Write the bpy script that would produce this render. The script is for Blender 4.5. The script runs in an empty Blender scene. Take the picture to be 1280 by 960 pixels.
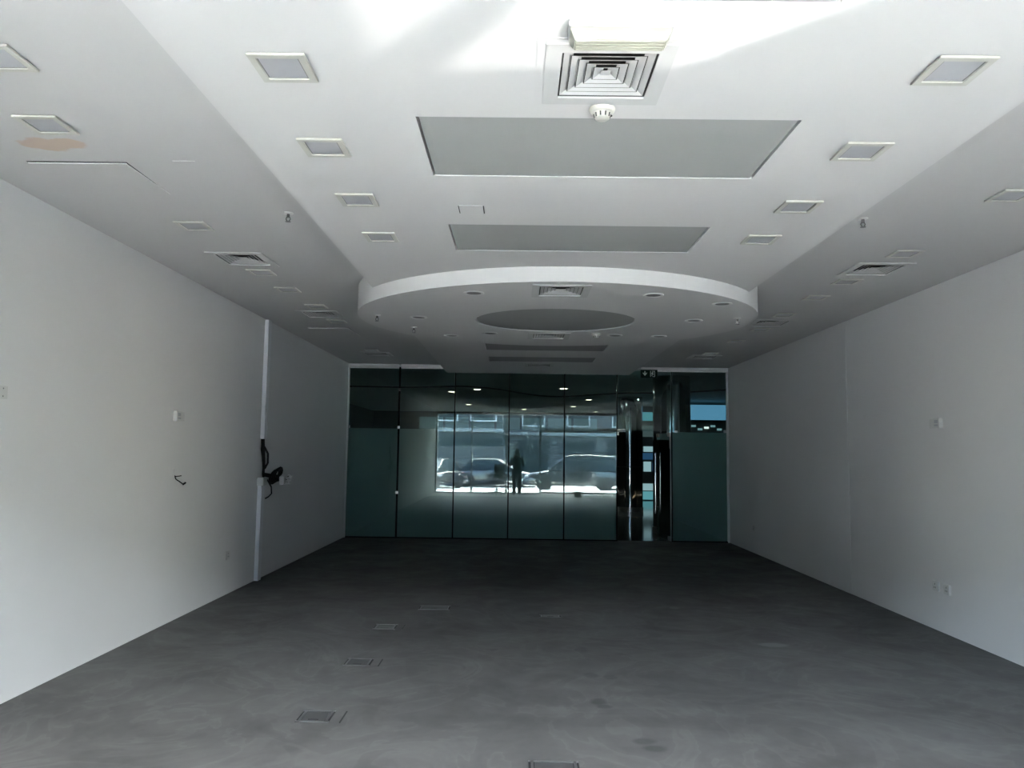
import bpy, bmesh, math, random
from mathutils import Vector, Matrix
random.seed(7)
SC = bpy.context.scene
COL = SC.collection
PI = math.pi

# ------------------------------------------------------------------ camera, world, sun, exposure
def set_camera(yaw, pitch, roll, fpx, pos):
    f = Vector((-math.sin(yaw) * math.cos(pitch), math.cos(yaw) * math.cos(pitch), math.sin(pitch)))
    r = Vector((math.cos(yaw), math.sin(yaw), 0)); u = r.cross(f)
    r2 = r * math.cos(roll) + u * math.sin(roll); u2 = -r * math.sin(roll) + u * math.cos(roll)
    cd = bpy.data.cameras.new('camera'); cd.sensor_width = 36; cd.lens = fpx * 36 / 1280; cd.clip_start = 0.01; cd.clip_end = 400
    co = bpy.data.objects.new('camera', cd); COL.objects.link(co)
    co.matrix_world = Matrix(((r2.x, u2.x, -f.x, pos[0]), (r2.y, u2.y, -f.y, pos[1]), (r2.z, u2.z, -f.z, pos[2]), (0, 0, 0, 1)))
    SC.camera = co
set_camera(0.0077, 0.089, 0.0133, 962, (0, 0, 1.53))

SUN_EL, SUN_AZ = math.radians(42), math.radians(16)      # sun stands behind the viewer, to the right
SUN_DIR = Vector((-math.sin(SUN_AZ) * math.cos(SUN_EL), math.cos(SUN_AZ) * math.cos(SUN_EL), -math.sin(SUN_EL)))
w = bpy.data.worlds.new('sky'); SC.world = w; w.use_nodes = True
wn = w.node_tree.nodes; wl = w.node_tree.links
sky = wn.new('ShaderNodeTexSky'); sky.sky_type = 'NISHITA'; sky.sun_disc = False
sky.sun_elevation = SUN_EL; sky.sun_rotation = PI - SUN_AZ; sky.air_density = 1.0; sky.dust_density = 1.6
bg = wn['Background']; bg.inputs['Strength'].default_value = 3.1
wl.new(sky.outputs[0], bg.inputs[0])
sd = bpy.data.lights.new('sun', 'SUN'); sd.energy = 140; sd.angle = math.radians(0.6); sd.color = (1.0, 0.985, 0.97)
so = bpy.data.objects.new('sun', sd); COL.objects.link(so)
so.rotation_euler = SUN_DIR.to_track_quat('-Z', 'Y').to_euler()
vs = SC.view_settings
vs.view_transform = 'Standard'; vs.look = 'None'; vs.gamma = 1; vs.use_curve_mapping = False; vs.exposure = 1.74

# room dimensions (metres, viewer at x=0 y=0, looking towards +y)
L, R, D, H = -3.053, 3.777, 13.788, 3.093
S = 2.95                                   # underside of the dropped strip
SX0, SX1 = -1.28, 2.00
CX = 0.362
F = -1.40                                  # shopfront plane behind the viewer
LH = 3.10                                  # lobby ceiling

# portal that helps the sky's light find the shopfront opening
pd = bpy.data.lights.new('sky_portal', 'AREA'); pd.shape = 'RECTANGLE'; pd.size = R - L; pd.size_y = H; pd.cycles.is_portal = True
po = bpy.data.objects.new('sky_portal', pd); COL.objects.link(po); po.location = ((L + R) / 2, F - 0.12, H / 2)
po.rotation_euler = (PI / 2, 0, 0)

# ------------------------------------------------------------------ helpers
class MB:
    def __init__(s): s.v = []; s.f = []
    def add(s, vs, fs):
        n = len(s.v); s.v += [tuple(v) for v in vs]; s.f += [tuple(i + n for i in f) for f in fs]; return s
    def box(s, x0, x1, y0, y1, z0, z1):
        return s.add([(x0,y0,z0),(x1,y0,z0),(x1,y1,z0),(x0,y1,z0),(x0,y0,z1),(x1,y0,z1),(x1,y1,z1),(x0,y1,z1)],
                     [(0,3,2,1),(4,5,6,7),(0,1,5,4),(1,2,6,5),(2,3,7,6),(3,0,4,7)])
    def cbox(s, c, d): return s.box(c[0]-d[0]/2, c[0]+d[0]/2, c[1]-d[1]/2, c[1]+d[1]/2, c[2]-d[2]/2, c[2]+d[2]/2)
    def prism(s, pts, z0, z1):
        n = len(pts)
        return s.add([(x,y,z0) for x,y in pts] + [(x,y,z1) for x,y in pts],
                     [tuple(range(n))[::-1], tuple(range(n, 2*n))] + [(i,(i+1)%n,(i+1)%n+n,i+n) for i in range(n)])
    def ring(s, ho, hi, z0, z1, c=(0,0)):          # square ring
        x, y = c; o = [(-ho,-ho),(ho,-ho),(ho,ho),(-ho,ho)]; i = [(-hi,-hi),(hi,-hi),(hi,hi),(-hi,hi)]
        V = [(a+x,b+y,z0) for a,b in o]+[(a+x,b+y,z0) for a,b in i]+[(a+x,b+y,z1) for a,b in o]+[(a+x,b+y,z1) for a,b in i]
        Fs = []
        for k in range(4):
            n = (k+1) % 4
            Fs += [(k,k+4,n+4,n),(k+8,n+8,n+12,k+12),(k,n,n+8,k+8),(k+4,k+12,n+12,n+4)]
        return s.add(V, Fs)
    def frustum_ring(s, b, t, z0, z1, th):          # open square cone, half size b at z0, t at z1
        V = []; Fs = []
        for h, z in ((b, z0), (t, z1), (t - th, z1), (b - th, z0)):
            V += [(-h,-h,z),(h,-h,z),(h,h,z),(-h,h,z)]
        for r in range(4):
            q = (r + 1) % 4
            for k in range(4):
                n = (k + 1) % 4; Fs.append((r*4+k, r*4+n, q*4+n, q*4+k))
        return s.add(V, Fs)
    def lathe(s, prof, c=(0,0,0), n=24, axis='z', sx=1, sy=1):
        V = []; Fs = []; m = len(prof)
        for k in range(n):
            a = 2*PI*k/n; ca, sa = math.cos(a), math.sin(a)
            for r, z in prof:
                p = (r*ca*sx, r*sa*sy, z)
                if axis == 'x': p = (z, r*ca*sx, r*sa*sy)
                if axis == 'y': p = (r*ca*sx, z, r*sa*sy)
                V.append((p[0]+c[0], p[1]+c[1], p[2]+c[2]))
        for k in range(n):
            q = (k+1) % n
            for j in range(m-1): Fs.append((k*m+j, q*m+j, q*m+j+1, k*m+j+1))
        if prof[0][0] > 1e-6: Fs.append(tuple(k*m for k in range(n))[::-1])
        if prof[-1][0] > 1e-6: Fs.append(tuple(k*m+m-1 for k in range(n)))
        return s.add(V, Fs)
    def tube(s, pts, rad, n=8):
        pts = [Vector(p) for p in pts]; rs = rad if isinstance(rad, (list, tuple)) else [rad]*len(pts)
        V = []; Fs = []; prev = None
        for i, p in enumerate(pts):
            t = (pts[min(i+1, len(pts)-1)] - pts[max(i-1, 0)]).normalized()
            a = prev if prev is not None else (Vector((0,0,1)) if abs(t.z) < .9 else Vector((1,0,0)))
            u = (a - t*a.dot(t)).normalized(); prev = u; v = t.cross(u)
            for k in range(n):
                an = 2*PI*k/n; V.append(p + (u*math.cos(an) + v*math.sin(an))*rs[i])
        for i in range(len(pts)-1):
            for k in range(n):
                q = (k+1) % n; Fs.append((i*n+k, i*n+q, (i+1)*n+q, (i+1)*n+k))
        Fs.append(tuple(range(n))[::-1]); Fs.append(tuple((len(pts)-1)*n+k for k in range(n)))
        return s.add(V, Fs)
    def ellipsoid(s, c, r, n=12, m=8):
        return s.lathe([(max(1e-7, math.sin(PI*j/m)), -math.cos(PI*j/m)*r[2]) for j in range(m+1)], c, n, 'z', r[0], r[1])
    def mesh(s, name):
        me = bpy.data.meshes.new(name); me.from_pydata(s.v, [], s.f)
        bm = bmesh.new(); bm.from_mesh(me); bmesh.ops.remove_doubles(bm, verts=bm.verts, dist=1e-6)
        bmesh.ops.recalc_face_normals(bm, faces=bm.faces); bm.to_mesh(me); bm.free(); return me
    def build(s, name, m, parent=None, loc=None, smooth=False, bevel=0):
        me = s.mesh(name); me.materials.append(m)
        if bevel:
            bm = bmesh.new(); bm.from_mesh(me)
            es = [e for e in bm.edges if len(e.link_faces) == 2 and e.calc_face_angle(0) > 0.6]
            bmesh.ops.bevel(bm, geom=es, offset=bevel, segments=2, affect='EDGES', clamp_overlap=True); bm.to_mesh(me); bm.free()
        if smooth:
            me.shade_smooth(); me.set_sharp_from_angle(angle=math.radians(40))
        o = bpy.data.objects.new(name, me); COL.objects.link(o)
        if parent: o.parent = parent
        if loc: o.location = loc
        return o
def tag(o, label, cat, group=None, kind=None):
    o['label'] = label; o['category'] = cat
    if group: o['group'] = group
    if kind: o['kind'] = kind
    return o
def thing(name, label, cat, loc=(0,0,0), rot=(0,0,0), group=None, kind=None):
    o = bpy.data.objects.new(name, None); COL.objects.link(o); o.location = loc; o.rotation_euler = rot
    o.empty_display_size = .05
    return tag(o, label, cat, group, kind)
def dup(root, loc, label, rot=None):
    def cp(o, par):
        c = o.copy(); COL.objects.link(c); c.parent = par
        for ch in list(o.children): cp(ch, c)
        return c
    r = cp(root, None); r.location = loc; r['label'] = label
    if rot is not None: r.rotation_euler = rot
    return r
def cut(o, cutter_mb):
    c = cutter_mb.build('cutter', o.data.materials[0]); m = o.modifiers.new('b', 'BOOLEAN')
    m.operation = 'DIFFERENCE'; m.solver = 'EXACT'; m.object = c
    bpy.context.view_layer.update()
    me = bpy.data.meshes.new_from_object(o.evaluated_get(bpy.context.evaluated_depsgraph_get()))
    o.modifiers.clear(); old = o.data; o.data = me; bpy.data.meshes.remove(old)
    cm = c.data; bpy.data.objects.remove(c); bpy.data.meshes.remove(cm)

# ------------------------------------------------------------------ materials
def lin(c):
    return tuple(((v/255)/12.92 if v/255 <= .04045 else ((v/255+.055)/1.055)**2.4) for v in c)
def mat(name, col, rough=.6, metal=0, vary=0, scale=4, bump=0, bscale=60, emit=None, spec=.5, coat=0):
    m = bpy.data.materials.new(name); m.use_nodes = True; nt = m.node_tree; b = nt.nodes['Principled BSDF']
    b.inputs['Base Color'].default_value = (*col, 1); b.inputs['Roughness'].default_value = rough; b.inputs['Metallic'].default_value = metal
    b.inputs['Specular IOR Level'].default_value = spec; b.inputs['Coat Weight'].default_value = coat
    if vary or bump:
        tc = nt.nodes.new('ShaderNodeTexCoord')
    if vary:
        n = nt.nodes.new('ShaderNodeTexNoise'); n.inputs['Scale'].default_value = scale; n.inputs['Detail'].default_value = 6
        r = nt.nodes.new('ShaderNodeMapRange'); r.inputs[3].default_value = 1 - vary; r.inputs[4].default_value = 1 + vary
        mx = nt.nodes.new('ShaderNodeVectorMath'); mx.operation = 'SCALE'; mx.inputs[0].default_value = col
        nt.links.new(tc.outputs['Object'], n.inputs['Vector']); nt.links.new(n.outputs[0], r.inputs[0])
        nt.links.new(r.outputs[0], mx.inputs['Scale']); nt.links.new(mx.outputs[0], b.inputs['Base Color'])
    if bump:
        n2 = nt.nodes.new('ShaderNodeTexNoise'); n2.inputs['Scale'].default_value = bscale; n2.inputs['Detail'].default_value = 3
        bp = nt.nodes.new('ShaderNodeBump'); bp.inputs['Strength'].default_value = bump; bp.inputs['Distance'].default_value = .005
        nt.links.new(tc.outputs['Object'], n2.inputs['Vector']); nt.links.new(n2.outputs[0], bp.inputs['Height']); nt.links.new(bp.outputs[0], b.inputs['Normal'])
    if emit:
        b.inputs['Emission Color'].default_value = (*emit[0], 1); b.inputs['Emission Strength'].default_value = emit[1]
    return m
def blob_mask(nt, marks, soft=.25, wob=.35, wscale=9):
    """0..1 mask of soft-edged elliptical marks (x, y, rx, ry, strength) on a horizontal surface"""
    tc = nt.nodes.new('ShaderNodeTexCoord'); nz = nt.nodes.new('ShaderNodeTexNoise'); nz.inputs['Scale'].default_value = wscale; nz.inputs['Detail'].default_value = 4
    nt.links.new(tc.outputs['Object'], nz.inputs['Vector']); acc = None
    for (x, y, rx, ry, st) in marks:
        mp = nt.nodes.new('ShaderNodeMapping'); mp.vector_type = 'POINT'
        mp.inputs['Location'].default_value = (-x/rx, -y/ry, 0); mp.inputs['Scale'].default_value = (1/rx, 1/ry, 0)
        nt.links.new(tc.outputs['Object'], mp.inputs['Vector'])
        ln = nt.nodes.new('ShaderNodeVectorMath'); ln.operation = 'LENGTH'; nt.links.new(mp.outputs[0], ln.inputs[0])
        ad = nt.nodes.new('ShaderNodeMath'); ad.operation = 'MULTIPLY_ADD'; ad.inputs[1].default_value = wob*2
        nt.links.new(nz.outputs[0], ad.inputs[0]); nt.links.new(ln.outputs['Value'], ad.inputs[2])
        mr = nt.nodes.new('ShaderNodeMapRange'); mr.inputs[1].default_value = 1+wob-soft; mr.inputs[2].default_value = 1+wob+soft
        mr.inputs[3].default_value = st; mr.inputs[4].default_value = 0
        nt.links.new(ad.outputs[0], mr.inputs[0])
        if acc is None: acc = mr.outputs[0]
        else:
            a = nt.nodes.new('ShaderNodeMath'); a.operation = 'MAXIMUM'; nt.links.new(acc, a.inputs[0]); nt.links.new(mr.outputs[0], a.inputs[1]); acc = a.outputs[0]
    return acc
def mixcol(nt, fac, a, b):
    m = nt.nodes.new('ShaderNodeMix'); m.data_type = 'RGBA'
    for s, v in ((m.inputs[0], fac), (m.inputs[6], a), (m.inputs[7], b)):
        if hasattr(v, 'is_linked'): nt.links.new(v, s)
        else: s.default_value = v if isinstance(v, float) else (*v, 1)
    return m.outputs[2]
M = {}
WALL = (.535, .533, .53)
M['wall'] = mat('painted_wall', WALL, .62, vary=.03, scale=1.3, bump=.12, bscale=18, spec=0)
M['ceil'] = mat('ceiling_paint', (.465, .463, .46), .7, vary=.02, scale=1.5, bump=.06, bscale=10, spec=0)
# side ceiling: same paint with one bare plaster repair
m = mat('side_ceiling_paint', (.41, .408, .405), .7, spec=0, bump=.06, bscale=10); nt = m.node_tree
mk = blob_mask(nt, [(-2.47, 3.86, .13, .085, .95), (-2.36, 3.84, .11, .07, .95)], .12, .45, 14)
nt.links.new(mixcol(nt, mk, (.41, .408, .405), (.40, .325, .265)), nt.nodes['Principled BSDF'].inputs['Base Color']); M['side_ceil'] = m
M['rim'] = mat('disc_rim_paint', (.5, .5, .497), .6, spec=0)  # lighter than the disc, standing in for window light on its rim
M['grey'] = mat('grey_panel_paint', (.25, .256, .253), .7, vary=.02, scale=2, spec=0)
# floor: worn grey screed
m = mat('floor_screed', (.2, .2, .2), .6, spec=.02); nt = m.node_tree; b = nt.nodes['Principled BSDF']
tc = nt.nodes.new('ShaderNodeTexCoord')
def noise(sc, det=5, dist=0, rough=.5):
    n = nt.nodes.new('ShaderNodeTexNoise'); n.inputs['Scale'].default_value = sc; n.inputs['Detail'].default_value = det
    n.inputs['Distortion'].default_value = dist; n.inputs['Roughness'].default_value = rough
    nt.links.new(tc.outputs['Object'], n.inputs['Vector']); return n.outputs[0]
def ramp(src, stops):
    r = nt.nodes.new('ShaderNodeValToRGB'); e = r.color_ramp.elements
    while len(e) < len(stops): e.new(.5)
    for k, (p, c) in enumerate(stops): e[k].position = p; e[k].color = (c, c, c, 1)
    nt.links.new(src, r.inputs[0]); return r.outputs[0]
def mul(a, bb):
    x = nt.nodes.new('ShaderNodeMix'); x.data_type = 'RGBA'; x.blend_type = 'MULTIPLY'; x.inputs[0].default_value = 1
    nt.links.new(a, x.inputs[6]); nt.links.new(bb, x.inputs[7]); return x.outputs[2]
big = ramp(noise(.55, 4, 1.6), [(.3, .80), (.47, .92), (.5, 1.0), (.7, 1.08)])
sweep = ramp(noise(1.1, 3, 3.2), [(.35, .90), (.5, 1.0), (.515, 1.12), (.6, 1.0)])
fine = ramp(noise(9, 6, .4, .65), [(.3, .94), (.7, 1.06)])
base = mul(mul(mul(big, sweep), fine), mixcol(nt, 0.0, (.101, .0995, .096), (.2, .2, .2)))
dark = blob_mask(nt, [(.53,4.93,.05,.06,.5),(.55,4.84,.045,.04,.5),(.70,4.28,.06,.045,.45),(.74,4.18,.06,.045,.45),(.53,5.5,.05,.06,.4),(.66,5.46,.05,.05,.35),
                      (.52,6.2,.05,.09,.4),(3.19,6.85,.14,.06,.4),(1.45,6.9,.17,.05,.35),(.2,7.45,.1,.08,.3),(-.3,6.6,.8,.5,.12),(1.2,5.4,.6,.45,.12)], .3, .4, 14)
lightm = blob_mask(nt, [(2.11,6.44,.11,.07,.4),(.36,7.42,.09,.09,.22),(1.6,7.9,.05,.06,.25),(2.2,4.4,.5,.3,.1)], .25, .3, 12)
c1 = mixcol(nt, dark, base, (.035, .035, .035)); c2 = mixcol(nt, lightm, c1, (.25, .25, .245))
nt.links.new(c2, b.inputs['Base Color'])
nt.links.new(ramp(noise(2.2, 5, 1.0), [(.3, .42), (.7, .62)]), b.inputs['Roughness'])
M['floor'] = m
M['white_pl'] = mat('white_plastic', (.46, .46, .45), .4, spec=.05)
M['cream_pl'] = mat('aged_cream_plastic', (.375, .37, .335), .4, vary=.06, scale=12, spec=.1)
M['lens'] = mat('frosted_lens', (.30, .305, .32), .4, vary=.05, scale=20, spec=.15)
M['lamp_body'] = mat('lamp_body_dark', (.12, .12, .12), .6)
M['alu_white'] = mat('white_powder_coat', (.36, .36, .355), .5, spec=0)
M['frame_white'] = mat('white_frame_paint', (.41, .41, .405), .5, spec=0)
M['blade_back'] = mat('dusty_blade_back', (.05, .05, .05), .8, spec=0)  # near-black blade tops and rims paint in the shade of the slots
M['neck'] = mat('duct_interior', (.05, .05, .05), .8)
M['cover'] = mat('prismatic_cover', (.25, .25, .21), .35, vary=.06, scale=25, spec=.25)
M['chrome'] = mat('chrome', (.75, .76, .77), .12, 1)
M['steel'] = mat('brushed_steel', (.55, .56, .56), .32, 1, vary=.06, scale=40)
M['track'] = mat('grey_aluminium', (.5, .505, .505), .5, .1)
M['dark_steel'] = mat('dark_steel', (.09, .09, .09), .5, .3)
M['satin'] = mat('satin_fitting', (.55, .53, .47), .45, .35)
M['dark_joint'] = mat('dark_silicone', (.008, .009, .009), .6, spec=.08)
M['black'] = mat('black_plastic', (.012, .012, .013), .4)
M['black_cable'] = mat('black_cable', (.006, .006, .006), .7, spec=.1)
M['white_cable'] = mat('white_cable', (.4, .4, .39), .5)
M['green_sign'] = mat('sign_green', (.002, .016, .011), .5, spec=.1)
M['sign_mark'] = mat('sign_white', (.35, .42, .38), .5)
M['trunk'] = mat('trunking_white', (.52, .525, .545), .4)
M['lid'] = mat('floor_box_lid', (.085, .085, .083), .45, .3, vary=.12, scale=14)
M['lid_frame'] = mat('floor_box_frame', (.13, .13, .128), .4, .5, vary=.1, scale=18)
M['kerb'] = mat('kerb_stone', (.66, .66, .63), .8)
M['gap'] = mat('dark_gap', (.01, .01, .01), .9)
def glass_mat(name, tint, k):
    m = bpy.data.materials.new(name); m.use_nodes = True; nt = m.node_tree; nt.nodes.remove(nt.nodes['Principled BSDF'])
    o = nt.nodes['Material Output']; t = nt.nodes.new('ShaderNodeBsdfTransparent'); t.inputs[0].default_value = (*tint, 1)
    g = nt.nodes.new('ShaderNodeBsdfGlossy'); g.inputs['Roughness'].default_value = 0; g.inputs[0].default_value = (.9, 1, .98, 1)
    f = nt.nodes.new('ShaderNodeFresnel'); f.inputs['IOR'].default_value = 1.5
    mu = nt.nodes.new('ShaderNodeMath'); mu.operation = 'MULTIPLY'; mu.inputs[1].default_value = k; mu.use_clamp = True
    x = nt.nodes.new('ShaderNodeMixShader'); nt.links.new(f.outputs[0], mu.inputs[0]); nt.links.new(mu.outputs[0], x.inputs[0])
    nt.links.new(t.outputs[0], x.inputs[1]); nt.links.new(g.outputs[0], x.inputs[2]); nt.links.new(x.outputs[0], o.inputs[0]); return m
M['glass'] = glass_mat('tinted_glass', (.77, .85, .84), 1.15)
M['clear_glass'] = glass_mat('clear_glass', (.96, .98, .97), 1.0)
m = bpy.data.materials.new('frosted_film'); m.use_nodes = True; nt = m.node_tree; nt.nodes.remove(nt.nodes['Principled BSDF'])
df = nt.nodes.new('ShaderNodeBsdfDiffuse'); df.inputs[0].default_value = (.30, .365, .355, 1)
tr = nt.nodes.new('ShaderNodeBsdfTranslucent'); tr.inputs[0].default_value = (.30, .365, .355, 1)
x = nt.nodes.new('ShaderNodeMixShader'); x.inputs[0].default_value = .35
nt.links.new(df.outputs[0], x.inputs[1]); nt.links.new(tr.outputs[0], x.inputs[2]); nt.links.new(x.outputs[0], nt.nodes['Material Output'].inputs[0]); M['film'] = m

# ------------------------------------------------------------------ room shell
def struct(o, label, cat): return tag(o, label, cat, kind='structure')
T = .25
struct(MB().box(L-T, R+T, F-.2, D+.1, -.2, 0).build('floor', M['floor']), 'worn grey screed floor of the empty shop with sweep marks and stains', 'floor')
struct(MB().box(L-T, L, F-.2, D+.1, 0, H+.3).build('wall_left', M['wall']), 'white painted left wall carrying the broken cable trunking', 'wall')
wr = struct(MB().box(R, R+T, F-.2, D+.1, 0, H+.3).build('wall_right', M['wall']), 'white painted right wall with a faint vertical joint', 'wall')
MB().box(R-.004, R, 8.83, D-.06, 0, H).build('plaster_board', M['wall'], wr)

struct(MB().box(L+.001, R-.001, F+.06, .6, .0, .004).build('floor_entrance', M['kerb']), 'pale stone entrance strip behind the viewer, bright in the mirrored view', 'floor')
DIFF_L = [(-2.285, 6.23), (-2.285, 8.76), (-2.285, 12.32)]
DIFF_R = [(2.965, 6.33), (2.965, 8.98), (2.965, 12.22)]
DIFF_S = [(.315, 2.785), (.34, 12.4)]
DIFF_D = [(.335, 6.10), (.335, 8.50)]
NH = .175                                   # half width of the louvred opening
ce = struct(MB().box(L, R, F-.2, D+.1, H, H+.3).build('ceiling', M['side_ceil']), 'white upper ceiling along both sides of the room', 'ceiling')
c = MB()
for x, y in DIFF_L + DIFF_R: c.box(x-NH, x+NH, y-NH, y+NH, H-.05, H+.14)
cut(ce, c)

PANELS = [(-.45, 1.0, 1.62, 2.31), (-.45, 1.19, 3.16, 3.86), (-.45, 1.19, 4.71, 5.33), (-.45, 1.19, 9.97, 10.64), (-.45, 1.17, 11.37, 11.96)]
st = struct(MB().box(SX0, SX1, F-.15, D+.05, S, H-.002).build('ceiling_dropped_strip', M['ceil']), 'lower white ceiling strip running down the middle of the room', 'ceiling')
c = MB()
for x0, x1, y0, y1 in PANELS: c.box(x0, x1, y0, y1, S-.05, S+.05)
for x, y in DIFF_S: c.box(x-NH, x+NH, y-NH, y+NH, S-.05, S+.13)
cut(st, c)
for x0, x1, y0, y1 in PANELS:
    g = .012
    MB().box(x0+g, x1-g, y0+.004, y1-.004, S+.0025, S+.030).build('grey_panel', M['grey'], st)
    MB().box(x0, x1, y0, y1, S+.044, S+.0499).build('panel_backing', M['gap'], st)

EY, EA, EB, EZ = 7.535, 1.925, 1.765, 2.832
def ell(a, b, n): return [(CX + a*math.cos(2*PI*k/n), EY + b*math.sin(2*PI*k/n)) for k in range(n)]
dc = struct(MB().prism(ell(EA, EB, 96), EZ, H-.004).build('ceiling_oval_drop', M['ceil']), 'big white oval dropped ceiling disc in the middle of the room', 'ceiling')
c = MB().prism(ell(.79, .655, 64), EZ-.05, EZ+.045)
for x, y in DIFF_D: c.box(x-NH, x+NH, y-NH, y+NH, EZ-.05, EZ+.13)
cut(dc, c)
dc.data.materials.append(M['rim'])
for pl in dc.data.polygons:
    if abs(pl.normal.z) < .3 and ((pl.center.x-CX)/EA)**2 + ((pl.center.y-EY)/EB)**2 > .9: pl.material_index = len(dc.data.materials)-1
MB().prism(ell(.775, .64, 64), EZ+.005, EZ+.035).build('grey_oval_panel', M['grey'], dc)
MB().prism(ell(.789, .654, 64), EZ+.038, EZ+.0445).build('panel_backing', M['gap'], dc)

# ------------------------------------------------------------------ far glass wall
SEAMS = [L+.02, -2.125, -1.125, -.15, .84, 1.782, 2.757, R-.035]
gw = thing('window_1', 'full height tinted glass partition with frosted lower half closing the far end', 'glass wall', (0, D, 0), kind='structure')
DOORH = 1.935
for i in range(7):
    x0, x1 = SEAMS[i]+.013, SEAMS[i+1]-.013
    inside = x0 > SX0-.3 and x1 < SX1+.3
    top = S+.02 if (x0 > SX0-.05 and x1 < SX1+.05) else H-.07
    if i == 1 or i == 5: top = S-.002
    z0 = .012 if i != 5 else DOORH+.012
    p = MB().box(x0, x1, -.006, .006, z0, min(top, 2.949 if (x1 > SX0 and x0 < SX1) else 9)).build('glass_pane', M['glass'], gw)
    if i != 5: MB().box(x0, x1, .0075, .009, .012, 1.932).build('frosted_film', M['film'], p)
for i in range(1, 7):
    x = SEAMS[i]; wd = .011 if i not in (1,) else .016
    top = 2.949 if SX0 < x < SX1 else H-.05
    MB().box(x-wd, x+wd, -.009, .009, 0 if i not in (5, 6) else 0, top).build('joint_strip', M['dark_joint'], gw)
# upper infill pane of the second bay under the high ceiling, head tracks, edge posts
MB().box(SEAMS[1]+.013, SX0-.002, -.006, .006, S, H-.07).build('glass_pane', M['glass'], gw)
MB().box(SX1+.002, SEAMS[6]-.013, -.006, .006, S, H-.07).build('glass_pane', M['glass'], gw)
for a, bb in ((L+.002, SEAMS[1]-.02), (SEAMS[1]+.02, SX0-.002), (SX1+.21, R-.008)):
    MB().box(a, bb, -.04, .03, H-.045, H-.002).build('head_track', M['track'], gw, bevel=.004)
    MB().box(a, bb, -.025, .03, H-.078, H-.052).build('head_track', M['track'], gw, bevel=.004)
MB().box(SX1+.002, SX1+.19, -.04, .03, H-.045, H-.002).build('head_track', M['track'], gw, bevel=.004)
MB().box(L+.001, L+.022, -.03, .03, 0, H-.08).build('edge_post', M['track'], gw, bevel=.004)
MB().box(R-.042, R-.008, -.03, .03, 0, H-.08).build('edge_post', M['track'], gw, bevel=.004)
for a, bb in ((L+.03, 1.77), (2.77, R-.04)):
    MB().box(a, bb, -.018, .018, 0.001, .02).build('floor_channel', M['dark_joint'], gw)
for x, z in ((L+.04, 1.955), (SEAMS[1], 1.955), (SEAMS[1], 2.63), (SEAMS[1], .80)):
    MB().cbox((x, -.018, z), (.045, .02, .05)).build('glass_clamp', M['chrome'], gw, bevel=.004)
MB().cbox((1.855, -.016, DOORH+.015), (.15, .022, .05)).build('patch_fitting', M['satin'], gw, bevel=.004)
MB().cbox((1.795, -.016, DOORH-.02), (.03, .022, .09)).build('patch_fitting', M['satin'], gw, bevel=.004)
MB().cbox((3.70, -.016, 1.955), (.05, .022, .05)).build('glass_clamp', M['chrome'], gw, bevel=.004)
MB().cbox((2.83, -.016, 1.945), (.06, .022, .035)).build('glass_clamp', M['chrome'], gw, bevel=.004)

# the door leaf, standing open into the lobby (local x runs from hinge to free edge)
dr = thing('door_1', 'frameless glass door with long chrome pulls standing open into the lobby', 'door', (2.745, D+.02, 0), (0, 0, PI - math.radians(85.5)), kind='structure')
dw = .96
MB().box(0.01, dw, -.005, .005, .012, DOORH-.012).build('door_glass', M['glass'], dr)
MB().box(0.0, .20, -.016, .016, DOORH-.075, DOORH-.008).build('patch_fitting', M['satin'], dr, bevel=.004)
MB().box(0.0, .035, -.016, .016, DOORH-.30, DOORH-.075).build('patch_fitting', M['satin'], dr, bevel=.004)
MB().box(dw-.17, dw, -.016, .016, DOORH-.075, DOORH-.008).build('patch_fitting', M['satin'], dr, bevel=.004)
MB().box(0.0, .18, -.016, .016, .008, .08).build('patch_fitting', M['steel'], dr, bevel=.004)
for sgn in (-1, 1):
    h = MB().tube([(dw-.07, .05*sgn, .42), (dw-.07, .05*sgn, 1.56)], .014, 12).build('pull_handle', M['chrome'], dr, smooth=True)
    for z in (.55, 1.42): MB().tube([(dw-.07, .004*sgn, z), (dw-.07, .05*sgn, z)], .008, 8).build('handle_stud', M['chrome'], h, smooth=True)
MB().box(0.0, .01, -.012, .012, .01, DOORH-.01).build('edge_seal', M['steel'], dr)

# exit sign hanging under the ceiling in front of the glass
ex = thing('exit_sign', 'dark green exit sign with down arrow and running figure above the door', 'sign', (2.345, D-.06, 2.895))
MB().box(-.15, .15, -.014, .014, 0, .148).build('sign_box', M['green_sign'], ex, bevel=.004)
MB().box(-.1, -.08, -.006, .006, .148, .1965).build('bracket', M['track'], ex); MB().box(.08, .1, -.006, .006, .148, .1965).build('bracket', M['track'], ex)
def flat(pts, y, name, par, mtl, th=.002):
    n = len(pts); return MB().add([(x, y, z) for x, z in pts] + [(x, y-th, z) for x, z in pts],
        [tuple(range(n)), tuple(range(n, 2*n))] + [(i, (i+1)%n, (i+1)%n+n, i+n) for i in range(n)]).build(name, mtl, par)
flat([(-.085,.118),(-.065,.118),(-.065,.075),(-.045,.095),(-.035,.085),(-.075,.035),(-.115,.085),(-.105,.095),(-.085,.075)], -.0145, 'arrow', ex, M['sign_mark'])
flat([(.02,.02),(.03,.02),(.03,.125),(.02,.125)], -.0145, 'door_mark', ex, M['sign_mark'])
flat([(.05,.125),(.105,.125),(.105,.02),(.06,.02),(.06,.03),(.095,.03),(.095,.115),(.05,.115)], -.0145, 'door_mark', ex, M['sign_mark'])
flat([(.055,.1),(.065,.108),(.075,.1),(.07,.075),(.085,.06),(.08,.053),(.062,.068),(.06,.045),(.045,.035),(.04,.043),(.052,.055),(.05,.075),(.038,.07),(.036,.08)], -.0145, 'running_figure', ex, M['sign_mark'])

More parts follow.
